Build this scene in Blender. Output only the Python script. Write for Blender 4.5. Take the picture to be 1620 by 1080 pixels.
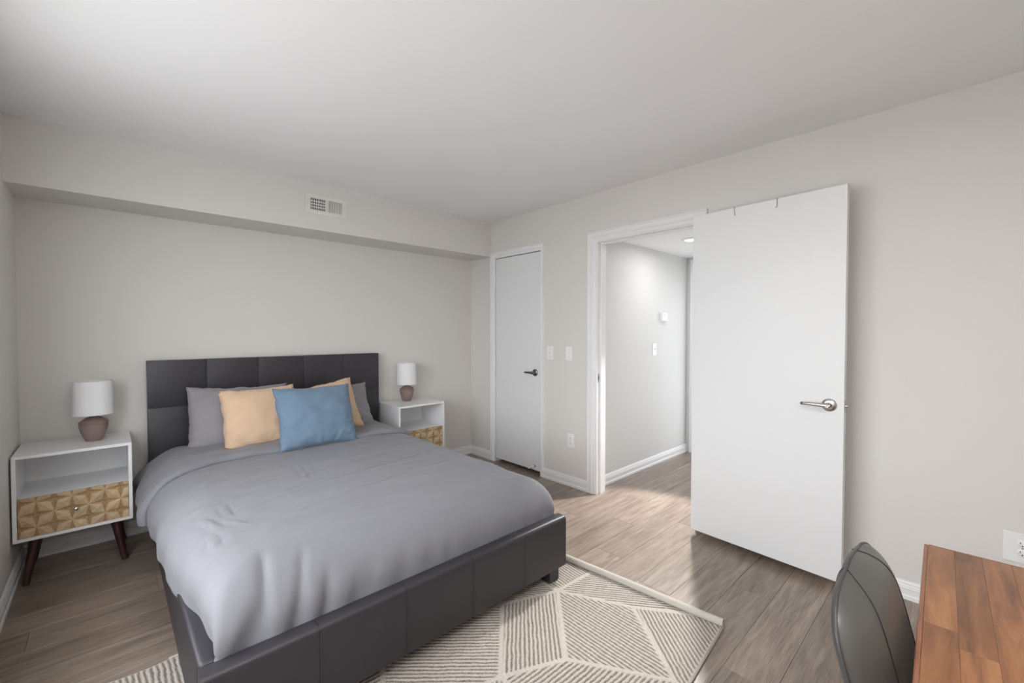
import bpy, bmesh, math, random
import numpy as np
from mathutils import Vector, Matrix, noise
random.seed(7)
scene = bpy.context.scene
COL = scene.collection
for o in list(bpy.data.objects):
    bpy.data.objects.remove(o)

# ------------------------------------------------------------------ camera
F_PX, PITCH, YAW = 681.7, -0.0217, 0.7514
CAM = Vector((0.3854, -3.7351, 1.3216))
fw = Vector((math.sin(YAW) * math.cos(PITCH), math.cos(YAW) * math.cos(PITCH), math.sin(PITCH)))
rt = Vector((math.cos(YAW), -math.sin(YAW), 0))
up = rt.cross(fw)
cam_data = bpy.data.cameras.new('camera')
cam_data.sensor_width = 36
cam_data.lens = F_PX / 1620 * 36
cam_data.clip_start = 0.02
cam = bpy.data.objects.new('camera', cam_data)
COL.objects.link(cam)
cam.matrix_world = Matrix(((rt.x, up.x, -fw.x, CAM.x), (rt.y, up.y, -fw.y, CAM.y), (rt.z, up.z, -fw.z, CAM.z), (0, 0, 0, 1)))
scene.camera = cam

# ------------------------------------------------------------------ world, daylight, exposure
world = bpy.data.worlds.new('world')
scene.world = world
world.use_nodes = True
bg = world.node_tree.nodes['Background']
bg.inputs['Color'].default_value = (0.93, 0.96, 1.0, 1)      # bright overcast sky
bg.inputs['Strength'].default_value = 6.6
WIN = (-3.40, -1.15, 0.55, 2.16)                              # tall bedroom window in the left wall, out of view: y0, y1, z0, z1
REAR = -4.60                                                  # y of the wall behind the camera
pl = bpy.data.lights.new('window_portal', 'AREA')
pl.shape = 'RECTANGLE'
pl.size, pl.size_y = WIN[1] - WIN[0], WIN[3] - WIN[2]
pl.cycles.is_portal = True
po = bpy.data.objects.new('window_portal', pl)
COL.objects.link(po)
po.location = (-0.13, (WIN[0] + WIN[1]) / 2, (WIN[2] + WIN[3]) / 2)
po.rotation_euler = (math.radians(90), 0, math.radians(-90))  # faces +X
p2 = bpy.data.lights.new('hall_door_portal', 'AREA')           # glazed door at the far end of the hall
p2.shape = 'RECTANGLE'
p2.size, p2.size_y = 0.60, 1.85
p2.cycles.is_portal = True
po2 = bpy.data.objects.new('hall_door_portal', p2)
COL.objects.link(po2)
po2.location = (5.17, -2.07, 1.03)
po2.rotation_euler = (math.radians(90), 0, math.radians(90))  # faces -X
FILL_LAMP_W = 18.0  # power of the added, unseen bedroom fill light
HALL_LAMP_W = 430.0
HALL_GLOW_W = 3.5
vs = scene.view_settings
vs.view_transform = 'Standard'
vs.look = 'None'
vs.gamma = 1
vs.use_curve_mapping = False
vs.exposure = 0.24

# ------------------------------------------------------------------ helpers
def lin(c):
    return tuple(((v / 255) / 12.92 if v / 255 <= 0.04045 else ((v / 255 + 0.055) / 1.055) ** 2.4) for v in c)

class NT:
    """small helper around a material's node tree"""
    def __init__(self, name):
        self.m = bpy.data.materials.new(name)
        self.m.use_nodes = True
        self.t = self.m.node_tree
        self.b = self.t.nodes['Principled BSDF']
    def n(self, typ, **kw):
        nd = self.t.nodes.new(typ)
        for k, v in kw.items():
            setattr(nd, k, v)
        return nd
    def l(self, a, b):
        self.t.links.new(a, b)
    def mapping(self, scale=(1, 1, 1), rnd=False, coord='Object'):
        tc = self.n('ShaderNodeTexCoord')
        mp = self.n('ShaderNodeMapping')
        mp.inputs['Scale'].default_value = scale
        self.l(tc.outputs[coord], mp.inputs['Vector'])
        if rnd:
            oi = self.n('ShaderNodeObjectInfo')
            mu = self.n('ShaderNodeMath', operation='MULTIPLY')
            mu.inputs[1].default_value = 137.0
            self.l(oi.outputs['Random'], mu.inputs[0])
            cx = self.n('ShaderNodeCombineXYZ')
            for i in range(3):
                self.l(mu.outputs[0], cx.inputs[i])
            self.l(cx.outputs[0], mp.inputs['Location'])
        return mp.outputs['Vector']
    def noise(self, vec, scale, detail=4, rough=0.55, dist=0.0):
        nz = self.n('ShaderNodeTexNoise')
        nz.inputs['Scale'].default_value = scale
        nz.inputs['Detail'].default_value = detail
        nz.inputs['Roughness'].default_value = rough
        nz.inputs['Distortion'].default_value = dist
        self.l(vec, nz.inputs['Vector'])
        return nz.outputs['Fac']
    def ramp(self, fac, stops):
        r = self.n('ShaderNodeValToRGB')
        e = r.color_ramp.elements
        while len(e) < len(stops):
            e.new(0.5)
        for i, (pos, c) in enumerate(stops):
            e[i].position = pos
            e[i].color = (*c, 1) if len(c) == 3 else c
        self.l(fac, r.inputs['Fac'])
        return r.outputs['Color']
    def mix(self, fac, a, b, blend='MIX'):
        m = self.n('ShaderNodeMix', data_type='RGBA', blend_type=blend)
        for i, v in ((0, fac), (6, a), (7, b)):
            if isinstance(v, (int, float)):
                m.inputs[i].default_value = v
            elif isinstance(v, tuple):
                m.inputs[i].default_value = (*v, 1)
            else:
                self.l(v, m.inputs[i])
        return m.outputs[2]
    def bump(self, h, strength, dist=0.002):
        b = self.n('ShaderNodeBump')
        b.inputs['Strength'].default_value = strength
        b.inputs['Distance'].default_value = dist
        self.l(h, b.inputs['Height'])
        self.l(b.outputs[0], self.b.inputs['Normal'])

def pm(name, col, rough=0.5, metal=0.0, spec=0.5, bump=None, vary=0.0, sheen=0.0, emis=None):
    t = NT(name)
    c = lin(col)
    t.b.inputs['Base Color'].default_value = (*c, 1)
    t.b.inputs['Roughness'].default_value = rough
    t.b.inputs['Metallic'].default_value = metal
    t.b.inputs['Specular IOR Level'].default_value = spec
    if sheen:
        t.b.inputs['Sheen Weight'].default_value = sheen
    vec = None
    if vary:
        vec = t.mapping()
        f = t.noise(vec, 3.0, 3)
        t.l(t.ramp(f, [(0.3, tuple(v * (1 - vary) for v in c)), (0.7, tuple(min(1, v * (1 + vary)) for v in c))]), t.b.inputs['Base Color'])
    if bump:
        vec = vec or t.mapping()
        t.bump(t.noise(vec, bump[0], 3), bump[1], bump[2] if len(bump) > 2 else 0.001)
    if emis:
        t.b.inputs['Emission Color'].default_value = (*lin(emis[0]), 1)
        t.b.inputs['Emission Strength'].default_value = emis[1]
    return t.m

def mesh_obj(name, bm, mat, parent=None, loc=(0, 0, 0), smooth=False, angle=None):
    me = bpy.data.meshes.new(name)
    bmesh.ops.recalc_face_normals(bm, faces=bm.faces)
    bm.to_mesh(me)
    bm.free()
    return link_mesh(name, me, mat, parent, loc, smooth, angle)

def link_mesh(name, me, mat, parent=None, loc=(0, 0, 0), smooth=False, angle=None):
    for m in (mat if isinstance(mat, (list, tuple)) else [mat]):
        me.materials.append(m)
    if smooth or angle:
        me.shade_smooth()
        if angle:
            me.set_sharp_from_angle(angle=math.radians(angle))
    o = bpy.data.objects.new(name, me)
    COL.objects.link(o)
    o.location = loc
    if parent:
        o.parent = parent
    return o

def tag(o, label=None, cat=None, group=None, kind=None):
    if label: o['label'] = label
    if cat: o['category'] = cat
    if group: o['group'] = group
    if kind: o['kind'] = kind
    return o

def thing(name, label, cat, loc=(0, 0, 0), rot=(0, 0, 0), group=None, kind=None):
    o = bpy.data.objects.new(name, None)
    o.empty_display_size = 0.1
    COL.objects.link(o)
    o.location = loc
    o.rotation_euler = rot
    return tag(o, label, cat, group, kind)

def struct(name, bm, mat, label, cat='wall', smooth=False, angle=None):
    return tag(mesh_obj(name, bm, mat, smooth=smooth, angle=angle), label, cat, kind='structure')

def copy_tree(o, parent=None, loc=None):
    c = o.copy()
    COL.objects.link(c)
    c.parent = parent
    if loc is not None:
        c.location = loc
    for ch in list(o.children):
        copy_tree(ch, c)
    return c

def merge(dst, src):
    me = bpy.data.meshes.new('tmp')
    src.to_mesh(me)
    src.free()
    dst.from_mesh(me)
    bpy.data.meshes.remove(me)

def box(bm, x0, x1, y0, y1, z0, z1, bev=0.0, seg=2):
    b = bmesh.new()
    bmesh.ops.create_cube(b, size=1)
    for v in b.verts:
        v.co = Vector((x0 + (v.co.x + 0.5) * (x1 - x0), y0 + (v.co.y + 0.5) * (y1 - y0), z0 + (v.co.z + 0.5) * (z1 - z0)))
    if bev:
        bmesh.ops.bevel(b, geom=list(b.edges), offset=bev, segments=seg, profile=0.5, affect='EDGES')
    merge(bm, b)
    return bm

def bx(*a, **k):
    return box(bmesh.new(), *a, **k)

def lathe(bm, prof, n=40, c=(0, 0, 0), axis='Z'):
    rings = []
    for r, z in prof:
        ring = []
        for i in range(n):
            a = 2 * math.pi * i / n
            x, y = r * math.cos(a), r * math.sin(a)
            p = {'Z': (x, y, z), 'X': (z, x, y), 'Y': (x, z, y)}[axis]
            ring.append(bm.verts.new((p[0] + c[0], p[1] + c[1], p[2] + c[2])))
        rings.append(ring)
    for a, b in zip(rings[:-1], rings[1:]):
        for i in range(n):
            bm.faces.new((a[i], a[(i + 1) % n], b[(i + 1) % n], b[i]))
    for ring, (r, z) in ((rings[0], prof[0]), (rings[-1], prof[-1])):
        if r > 1e-5:
            bm.faces.new(ring)
    bmesh.ops.remove_doubles(bm, verts=bm.verts, dist=1e-6)
    return bm

def tube(bm, pts, r, n=8):
    pts = [Vector(p) for p in pts]
    rings = []
    for i, p in enumerate(pts):
        d = (pts[min(i + 1, len(pts) - 1)] - pts[max(i - 1, 0)]).normalized()
        s = d.cross(Vector((0, 0, 1)))
        if s.length < 1e-3:
            s = d.cross(Vector((0, 1, 0)))
        s.normalize()
        t = s.cross(d).normalized()
        rr = r[i] if isinstance(r, (list, tuple)) else r
        rings.append([bm.verts.new(p + (s * math.cos(2 * math.pi * k / n) + t * math.sin(2 * math.pi * k / n)) * rr) for k in range(n)])
    for a, b in zip(rings[:-1], rings[1:]):
        for k in range(n):
            bm.faces.new((a[k], a[(k + 1) % n], b[(k + 1) % n], b[k]))
    bm.faces.new(rings[0])
    bm.faces.new(rings[-1])
    return bm

def prism(bm, prof, f0, f1):
    """closed 2-D profile swept from frame f0 to frame f1 (functions (u, v) -> point)"""
    a = [bm.verts.new(f0(u, v)) for u, v in prof]
    b = [bm.verts.new(f1(u, v)) for u, v in prof]
    n = len(prof)
    for i in range(n):
        bm.faces.new((a[i], a[(i + 1) % n], b[(i + 1) % n], b[i]))
    bm.faces.new(a)
    bm.faces.new(b)
    return bm

def sstep(a, b, x):
    t = min(1, max(0, (x - a) / (b - a)))
    return t * t * (3 - 2 * t)

def grid_mesh(name, P, close_u=False):
    """P: array (n, m, 3) -> mesh"""
    n, m = P.shape[:2]
    me = bpy.data.meshes.new(name)
    idx = np.arange(n * m).reshape(n, m)
    q = np.stack([idx[:-1, :-1], idx[1:, :-1], idx[1:, 1:], idx[:-1, 1:]], -1).reshape(-1, 4)
    me.from_pydata(P.reshape(-1, 3).tolist(), [], q.tolist())
    me.update()
    return me

# ------------------------------------------------------------------ materials
M = {}
M['wall'] = pm('wall_paint', (221, 218, 213), 0.62, bump=(240, 0.04))
M['hall_wall'] = pm('hall_paint', (216, 216, 215), 0.6, bump=(240, 0.04))
M['ceiling'] = pm('ceiling_paint', (244, 244, 245), 0.85, bump=(200, 0.05))
M['trim'] = pm('white_trim_paint', (236, 236, 237), 0.38)
M['door'] = pm('white_door_paint', (229, 230, 231), 0.42, bump=(90, 0.02))
M['nickel'] = pm('brushed_nickel', (196, 192, 186), 0.28, 1.0)
M['darknickel'] = pm('aged_nickel', (138, 132, 122), 0.32, 1.0)
M['chrome'] = pm('chrome', (220, 220, 222), 0.12, 1.0)
M['plastic'] = pm('white_plastic', (238, 238, 238), 0.35)
M['slot'] = pm('dark_slot', (40, 38, 38), 0.6)
M['vent_shade'] = pm('painted_duct_shade', (26, 24, 24), 0.9)
M['black'] = pm('black_plastic', (28, 28, 30), 0.45)
M['vent'] = pm('vent_enamel', (226, 225, 221), 0.45)
M['lacquer'] = pm('white_lacquer', (236, 236, 237), 0.3)
M['walnut'] = None
M['ceramic'] = pm('taupe_ceramic', (141, 120, 113), 0.42, bump=(60, 0.05))
M['leather_chair'] = pm('grey_leather', (82, 81, 78), 0.36, bump=(320, 0.12))
M['leather_back'] = pm('dark_grey_leather', (66, 66, 66), 0.45, bump=(320, 0.12))
M['seam'] = pm('seam_thread', (36, 35, 35), 0.8)
M['leather'] = pm('charcoal_leatherette', (50, 48, 53), 0.42, bump=(380, 0.15))
M['stitch'] = pm('charcoal_thread', (48, 47, 51), 0.7)
M['mattress'] = pm('mattress_cover', (210, 210, 212), 0.9)
M['hook'] = pm('grey_wire', (110, 110, 112), 0.4, 0.6)

def glass_mat(name='window_glass', tint=1.0):
    t = NT(name)
    out = t.t.nodes['Material Output']
    tr = t.n('ShaderNodeBsdfTransparent')
    tr.inputs['Color'].default_value = (tint, tint, tint, 1)
    gl = t.n('ShaderNodeBsdfGlossy')
    gl.inputs['Roughness'].default_value = 0.02
    mx = t.n('ShaderNodeMixShader')
    mx.inputs[0].default_value = 0.06
    t.l(tr.outputs[0], mx.inputs[1])
    t.l(gl.outputs[0], mx.inputs[2])
    t.l(mx.outputs[0], out.inputs['Surface'])
    return t.m
M['glass'] = glass_mat()
M['tinted_glass'] = glass_mat('tinted_glass', 0.78)

def plank_mat():
    t = NT('vinyl_plank')
    oi = t.n('ShaderNodeObjectInfo')
    v = t.mapping((1.3, 14, 1), rnd=True)
    a = t.noise(v, 2.2, 6, 0.62, 0.6)
    v2 = t.mapping((3.0, 90, 1), rnd=True)
    g = t.noise(v2, 3.0, 4, 0.6)
    base = t.ramp(a, [(0.25, lin((104, 91, 82))), (0.48, lin((140, 125, 113))), (0.75, lin((166, 151, 138)))])
    fine = t.ramp(g, [(0.30, (0.66, 0.65, 0.64)), (0.60, (1.06, 1.06, 1.06))])
    c = t.mix(1.0, base, fine, 'MULTIPLY')
    tone = t.ramp(oi.outputs['Random'], [(0.0, (0.84, 0.83, 0.82)), (0.5, (0.98, 0.98, 0.98)), (1.0, (1.12, 1.11, 1.10))])
    c = t.mix(1.0, c, tone, 'MULTIPLY')
    t.l(c, t.b.inputs['Base Color'])
    t.b.inputs['Roughness'].default_value = 0.30
    t.b.inputs['Specular IOR Level'].default_value = 0.6
    t.bump(g, 0.05, 0.001)
    return t.m
M['plank'] = plank_mat()
M['subfloor'] = pm('subfloor', (60, 54, 50), 0.9)

def wood(name, dark, mid, light, scale=(1, 12, 12), rough=0.35, rnd=True, tone=0.2, dist=1.2):
    t = NT(name)
    v = t.mapping(scale, rnd=rnd)
    a = t.noise(v, 2.0, 6, 0.6, dist)
    b = t.noise(t.mapping(tuple(s * 6 for s in scale), rnd=rnd), 2.0, 3, 0.6)
    c = t.ramp(a, [(0.28, lin(dark)), (0.5, lin(mid)), (0.74, lin(light))])
    c = t.mix(1.0, c, t.ramp(b, [(0.3, (0.86,) * 3), (0.65, (1.04,) * 3)]), 'MULTIPLY')
    if rnd:
        oi = t.n('ShaderNodeObjectInfo')
        c = t.mix(1.0, c, t.ramp(oi.outputs['Random'], [(0.0, (1 - tone,) * 3), (1.0, (1 + tone * 0.6, 1 + tone * 0.55, 1 + tone * 0.4))]), 'MULTIPLY')
    t.l(c, t.b.inputs['Base Color'])
    t.b.inputs['Roughness'].default_value = rough
    t.bump(b, 0.05, 0.0008)
    return t.m
M['desk'] = wood('acacia_stave', (86, 54, 38), (144, 96, 62), (172, 122, 82), (1.6, 13, 13), 0.3, tone=0.24, dist=0.7)
M['desk_edge'] = wood('acacia_edge', (112, 70, 52), (138, 90, 66), (158, 108, 82), (2, 14, 14), 0.3, rnd=False)
M['walnut'] = wood('walnut_leg', (40, 20, 16), (58, 31, 25), (74, 42, 34), (14, 14, 1.5), 0.38, rnd=False)
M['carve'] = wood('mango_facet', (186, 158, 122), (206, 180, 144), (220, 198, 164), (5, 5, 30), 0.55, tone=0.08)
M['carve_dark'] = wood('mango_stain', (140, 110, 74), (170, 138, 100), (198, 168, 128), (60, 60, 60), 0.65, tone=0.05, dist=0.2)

def cloth(name, col, weave=900, wstr=0.25, vary=0.05, heather=0.0, rough=0.85, sheen=0.15):
    t = NT(name)
    c = lin(col)
    v = t.mapping()
    f = t.noise(v, 5.0, 4)
    cc = t.ramp(f, [(0.3, tuple(x * (1 - vary) for x in c)), (0.7, tuple(x * (1 + vary) for x in c))])
    if heather:
        h = t.noise(t.mapping((120, 900, 900)), 1.0, 2)
        h2 = t.noise(t.mapping((900, 900, 130)), 1.0, 2)
        cc = t.mix(1.0, cc, t.ramp(h, [(0.3, (1 - heather,) * 3), (0.7, (1 + heather,) * 3)]), 'MULTIPLY')
        cc = t.mix(1.0, cc, t.ramp(h2, [(0.3, (1 - heather,) * 3), (0.7, (1 + heather,) * 3)]), 'MULTIPLY')
    t.l(cc, t.b.inputs['Base Color'])
    t.b.inputs['Roughness'].default_value = rough
    t.b.inputs['Specular IOR Level'].default_value = 0.25
    t.b.inputs['Sheen Weight'].default_value = sheen
    t.bump(t.noise(v, weave, 2), wstr, 0.0006)
    return t.m
M['duvet'] = cloth('grey_microfibre', (126, 126, 132), 500, 0.06, 0.02, rough=0.62)
M['pillowcase'] = cloth('grey_pillowcase', (144, 141, 145), 500, 0.06, 0.03, rough=0.7)
M['peach'] = cloth('peach_linen', (212, 182, 153), 700, 0.35, 0.03, heather=0.05)
M['blue'] = cloth('blue_linen', (111, 133, 154), 700, 0.4, 0.04, heather=0.10)
M['shade'] = cloth('lamp_shade_fabric', (238, 238, 239), 900, 0.1, 0.0, rough=0.8, sheen=0)

# ------------------------------------------------------------------ the room
W, H, SOF_Y, SOF_Z = 3.2615, 2.44, -0.3467, 2.0909
TW = 0.12
HX1, HY0, HY1, HZ = 5.05, -1.575, -2.56, 2.132     # hall: far x, left wall y, right wall y, ceiling z
CL0, CL1 = -0.412, -1.034                           # closet door edges (y)
DO0, DO1 = -1.662, -2.468                           # doorway opening (y)
HEAD = 2.062

struct('wall_back', bx(-0.12, W + TW, 0, 0.12, -0.05, H), M['wall'], 'greige wall behind the headboard')
bm = bmesh.new()
box(bm, -0.12, 0, WIN[1], 0, -0.05, H)
box(bm, -0.12, 0, REAR, WIN[0], -0.05, H)
box(bm, -0.12, 0, WIN[0], WIN[1], -0.05, WIN[2])
box(bm, -0.12, 0, WIN[0], WIN[1], WIN[3], H)
struct('wall_left', bm, M['wall'], 'greige wall at the left edge beside the nightstand')
bm = bmesh.new()
G = 0.024
box(bm, W, W + TW, CL0 + G, 0, -0.05, H)
box(bm, W, W + TW, DO0 + G, CL1 - G, -0.05, H)
box(bm, W, W + TW, REAR, DO1 - G, -0.05, H)
box(bm, W, W + TW, CL1 - G, CL0 + G, HEAD + G, H)
box(bm, W, W + TW, DO1 - G, DO0 + G, HEAD + G, H)
struct('wall_right', bm, M['wall'], 'greige wall with closet door and open doorway')
struct('wall_front', bx(-0.12, W + TW, REAR - 0.12, REAR, -0.05, H), M['wall'], 'greige wall behind the camera')
struct('ceiling', bx(-0.12, W + TW, REAR - 0.12, 0.12, H, H + 0.1), M['ceiling'], 'flat white bedroom ceiling', 'ceiling')
struct('wall_soffit', bx(0, W, SOF_Y, 0, SOF_Z, H), M['wall'], 'greige soffit running above the bed wall', 'soffit')
# hall
struct('wall_hall_left', bx(W + TW, HX1 + 0.1, HY0, HY0 + 0.1, -0.05, HZ + 0.05), M['hall_wall'], 'pale hall wall seen through the doorway')
struct('wall_hall_right', bx(W + TW, HX1 + 0.1, HY1 - 0.1, HY1, -0.05, HZ + 0.05), M['hall_wall'], 'hall wall hidden behind the open door')
bm = bmesh.new()
box(bm, HX1, HX1 + 0.1, -1.70, HY0, -0.05, HZ + 0.05)
box(bm, HX1, HX1 + 0.1, HY1, -2.44, -0.05, HZ + 0.05)
box(bm, HX1, HX1 + 0.1, -2.44, -1.70, 2.04, HZ + 0.05)
struct('wall_hall_end', bm, M['hall_wall'], 'narrow strip of end wall of the hall')
struct('ceiling_hall', bx(W + TW, HX1 + 0.1, HY1 - 0.1, HY0 + 0.1, HZ, HZ + 0.08), M['ceiling'], 'white hall ceiling above the doorway', 'ceiling')
# closet shell behind the closed door
bm = bmesh.new()
box(bm, W + TW, W + 0.7, -0.35, -0.3, -0.05, H)
box(bm, W + TW, W + 0.7, -1.16, -1.11, -0.05, H)
box(bm, W + 0.65, W + 0.7, -1.11, -0.35, -0.05, H)
box(bm, W + TW, W + 0.7, -1.16, -0.3, H - 0.05, H)
struct('wall_closet', bm, M['wall'], 'closet walls behind the closed door')

struct('ground', bx(-30, 30, -30, 30, -0.30, -0.20), pm('pale_paving', (188, 187, 184), 0.9, bump=(8, 0.2)), 'pale paving outside the windows', 'ground')
# floor with individual planks
floor = struct('floor', bx(-0.05, HX1 + 0.05, REAR - 0.05, 0.05, -0.05, -0.012), M['subfloor'], 'grey-brown wood-look plank floor', 'floor')
PW, PL = 0.181, 1.22
def plank_mesh(L, wd):
    b = bmesh.new()
    g, ch = 0.0004, 0.0011
    lo = [(g, g), (L - g, g), (L - g, wd - g), (g, wd - g)]
    hi = [(g + ch, g + ch), (L - g - ch, g + ch), (L - g - ch, wd - g - ch), (g + ch, wd - g - ch)]
    v = [[b.verts.new((x, y, z)) for x, y in ring] for ring, z in ((lo, -0.012), (lo, -0.001), (hi, 0.0))]
    for a, c in zip(v[:-1], v[1:]):
        for i in range(4):
            b.faces.new((a[i], a[(i + 1) % 4], c[(i + 1) % 4], c[i]))
    b.faces.new(v[2])
    me = bpy.data.meshes.new('plank')
    b.to_mesh(me)
    b.free()
    me.materials.append(M['plank'])
    return me
plank_cache = {}
def put_plank(x, y, L, wd):
    key = (round(L, 3), round(wd, 3))
    if key not in plank_cache:
        plank_cache[key] = plank_mesh(*key)
    o = bpy.data.objects.new('plank', plank_cache[key])
    COL.objects.link(o)
    o.location = (x, y, 0)
    o.parent = floor
prow = random.Random(11)
r = 0
y = 0.0
offs = [0.0, 0.47, 0.86, 0.23, 0.66, 1.05, 0.33]
while y > REAR:
    y0 = max(y - PW, REAR)
    wd = y - y0
    inhall = y0 >= HY1 and y <= HY0
    spans = [(0.0, HX1 if inhall else W + TW * 0.5, y0, wd)]
    if not inhall:
        a, b_ = max(y0, HY1), min(y, HY0)
        if b_ - a > 0.01:
            spans.append((W + TW * 0.5, HX1, a, b_ - a))
        elif y > -1.2:
            spans.append((W + TW * 0.5, W + 0.65, y0, wd))
    for xa, xb, yy, ww in spans:
        x = -offs[r % 7] - 0.02 + prow.uniform(-0.05, 0.05)
        while x < xb:
            s, e = max(x, xa), min(x + PL, xb)
            if e - s > 0.01:
                put_plank(s, yy, e - s, ww)
            x += PL
    y -= PW
    r += 1

# --- baseboards
BB = [(0, 0), (0.016, 0), (0.016, 0.018), (0.012, 0.024), (0.012, 0.050), (0.0135, 0.054), (0.0115, 0.060), (0.0115, 0.064), (0.0085, 0.072), (0.0085, 0.078), (0.004, 0.086), (0.004, 0.090), (0, 0.090)]
def baseboard(name, p0, p1, nrm, label):
    n = Vector(nrm)
    a, b = Vector(p0), Vector(p1)
    bm = bmesh.new()
    prism(bm, BB, lambda u, v: a + n * u + Vector((0, 0, v)), lambda u, v: b + n * u + Vector((0, 0, v)))
    return struct(name, bm, M['trim'], label, 'baseboard')
baseboard('baseboard_back', (0, 0, 0), (W, 0, 0), (0, -1, 0), 'white stepped baseboard along the headboard wall')
baseboard('baseboard_left', (0, REAR, 0), (0, 0, 0), (1, 0, 0), 'white baseboard along the left wall')
baseboard('baseboard_right', (W, CL0 + 0.068, 0), (W, 0, 0), (-1, 0, 0), 'short white baseboard left of the closet door')
baseboard('baseboard_right_middle', (W, DO0 + 0.085, 0), (W, CL1 - 0.043, 0), (-1, 0, 0), 'white baseboard between closet door and doorway')
baseboard('baseboard_right_front', (W, REAR, 0), (W, DO1 - 0.07, 0), (-1, 0, 0), 'white baseboard behind the chair and desk')
baseboard('baseboard_front', (0, REAR, 0), (W, REAR, 0), (0, 1, 0), 'white baseboard behind the camera')
baseboard('baseboard_hall', (W + TW + 0.0, HY0, 0), (HX1, HY0, 0), (0, -1, 0), 'white baseboard along the hall wall')

# --- door casings (profiled boards around each opening)
def casing_board(bm, p0, p1, inward, nrm, w, th=0.017, m0=(0, 0, 0), m1=(0, 0, 0)):
    """board from p0 to p1 along the outer edge, growing 'inward' by w, thickness along nrm"""
    prof = [(0, 0), (0, th), (w * .10, th), (w * .16, th * .72), (w * .42, th * .72), (w * .48, th * .95), (w * .60, th * .95), (w * .66, th * .6), (w * .9, th * .5), (w, th * .35), (w, 0)]
    a, b, i, n = Vector(p0), Vector(p1), Vector(inward), Vector(nrm)
    q0, q1 = Vector(m0), Vector(m1)
    prism(bm, prof, lambda u, v: a + i * u + n * v + q0 * u, lambda u, v: b + i * u + n * v + q1 * u)
def casing(name, yo0, yo1, yi0, yi1, zo, zi, label, x=W, nx=-1):
    root = thing(name, label, 'door trim', kind='structure')
    n = (nx, 0, 0)
    bm = bmesh.new(); casing_board(bm, (x, yo0, 0), (x, yo0, zo), (0, -1, 0), n, yo0 - yi0, m1=(0, 0, -(zo - zi) / (yo0 - yi0))); mesh_obj('casing_board', bm, M['trim'], root)
    bm = bmesh.new(); casing_board(bm, (x, yo1, 0), (x, yo1, zo), (0, 1, 0), n, yi1 - yo1, m1=(0, 0, -(zo - zi) / (yi1 - yo1))); mesh_obj('casing_board', bm, M['trim'], root)
    bm = bmesh.new(); casing_board(bm, (x, yo0, zo), (x, yo1, zo), (0, 0, -1), n, zo - zi, m0=(0, -(yo0 - yi0) / (zo - zi), 0), m1=(0, (yi1 - yo1) / (zo - zi), 0)); mesh_obj('head_board', bm, M['trim'], root)
    return root
def lining(root, y0, y1, z1, x0=W, x1=W + TW, stop_x=None):
    t = 0.018
    bm = bmesh.new()
    box(bm, x0 + 0.0005, x1 + 0.0005, y0, y0 + t, 0, z1 + t)
    box(bm, x0 + 0.0005, x1 + 0.0005, y1 - t, y1, 0, z1 + t)
    box(bm, x0 + 0.0005, x1 + 0.0005, y1 + 0.0003, y0 - 0.0003, z1, z1 + t)
    mesh_obj('jamb', bm, M['trim'], root)
    if stop_x:
        bm = bmesh.new()
        box(bm, stop_x, stop_x + 0.035, y0 - 0.011, y0, 0, z1)
        box(bm, stop_x, stop_x + 0.035, y1, y1 + 0.011, 0, z1)
        box(bm, stop_x, stop_x + 0.035, y1 + 0.011, y0 - 0.011, z1 - 0.011, z1)
        mesh_obj('door_stop', bm, M['trim'], root)
# closet
t1 = casing('trim_1', -0.3475, -1.079, CL0 + 0.006, CL1 - 0.006, 2.125, HEAD + 0.004, 'white casing around the closed closet door')
lining(t1, CL0 + 0.004, CL1 - 0.004, HEAD + 0.003, stop_x=W + 0.045)
# doorway
t2 = casing('trim_2', -1.576, -2.537, DO0 + 0.012, DO1 - 0.012, 2.127, HEAD - 0.012, 'white casing around the open doorway to the hall')
lining(t2, DO0, DO1, HEAD - 0.02, stop_x=W + 0.042)
bm = bmesh.new()
box(bm, W + 0.012, W + 0.030, DO0 - 0.0015, DO0 + 0.001, 0.915, 0.985)
mesh_obj('strike_plate', bm, M['nickel'], t2)
mesh_obj('strike_hole', bx(W + 0.016, W + 0.026, DO0 - 0.002, DO0 - 0.0005, 0.936, 0.964), M['slot'], t2)
bm = bmesh.new(); casing_board(bm, (W + TW, DO0 + 0.066, 0), (W + TW, DO0 + 0.066, 2.12), (0, -1, 0), (1, 0, 0), 0.06); mesh_obj('casing_board', bm, M['trim'], t2)

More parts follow.
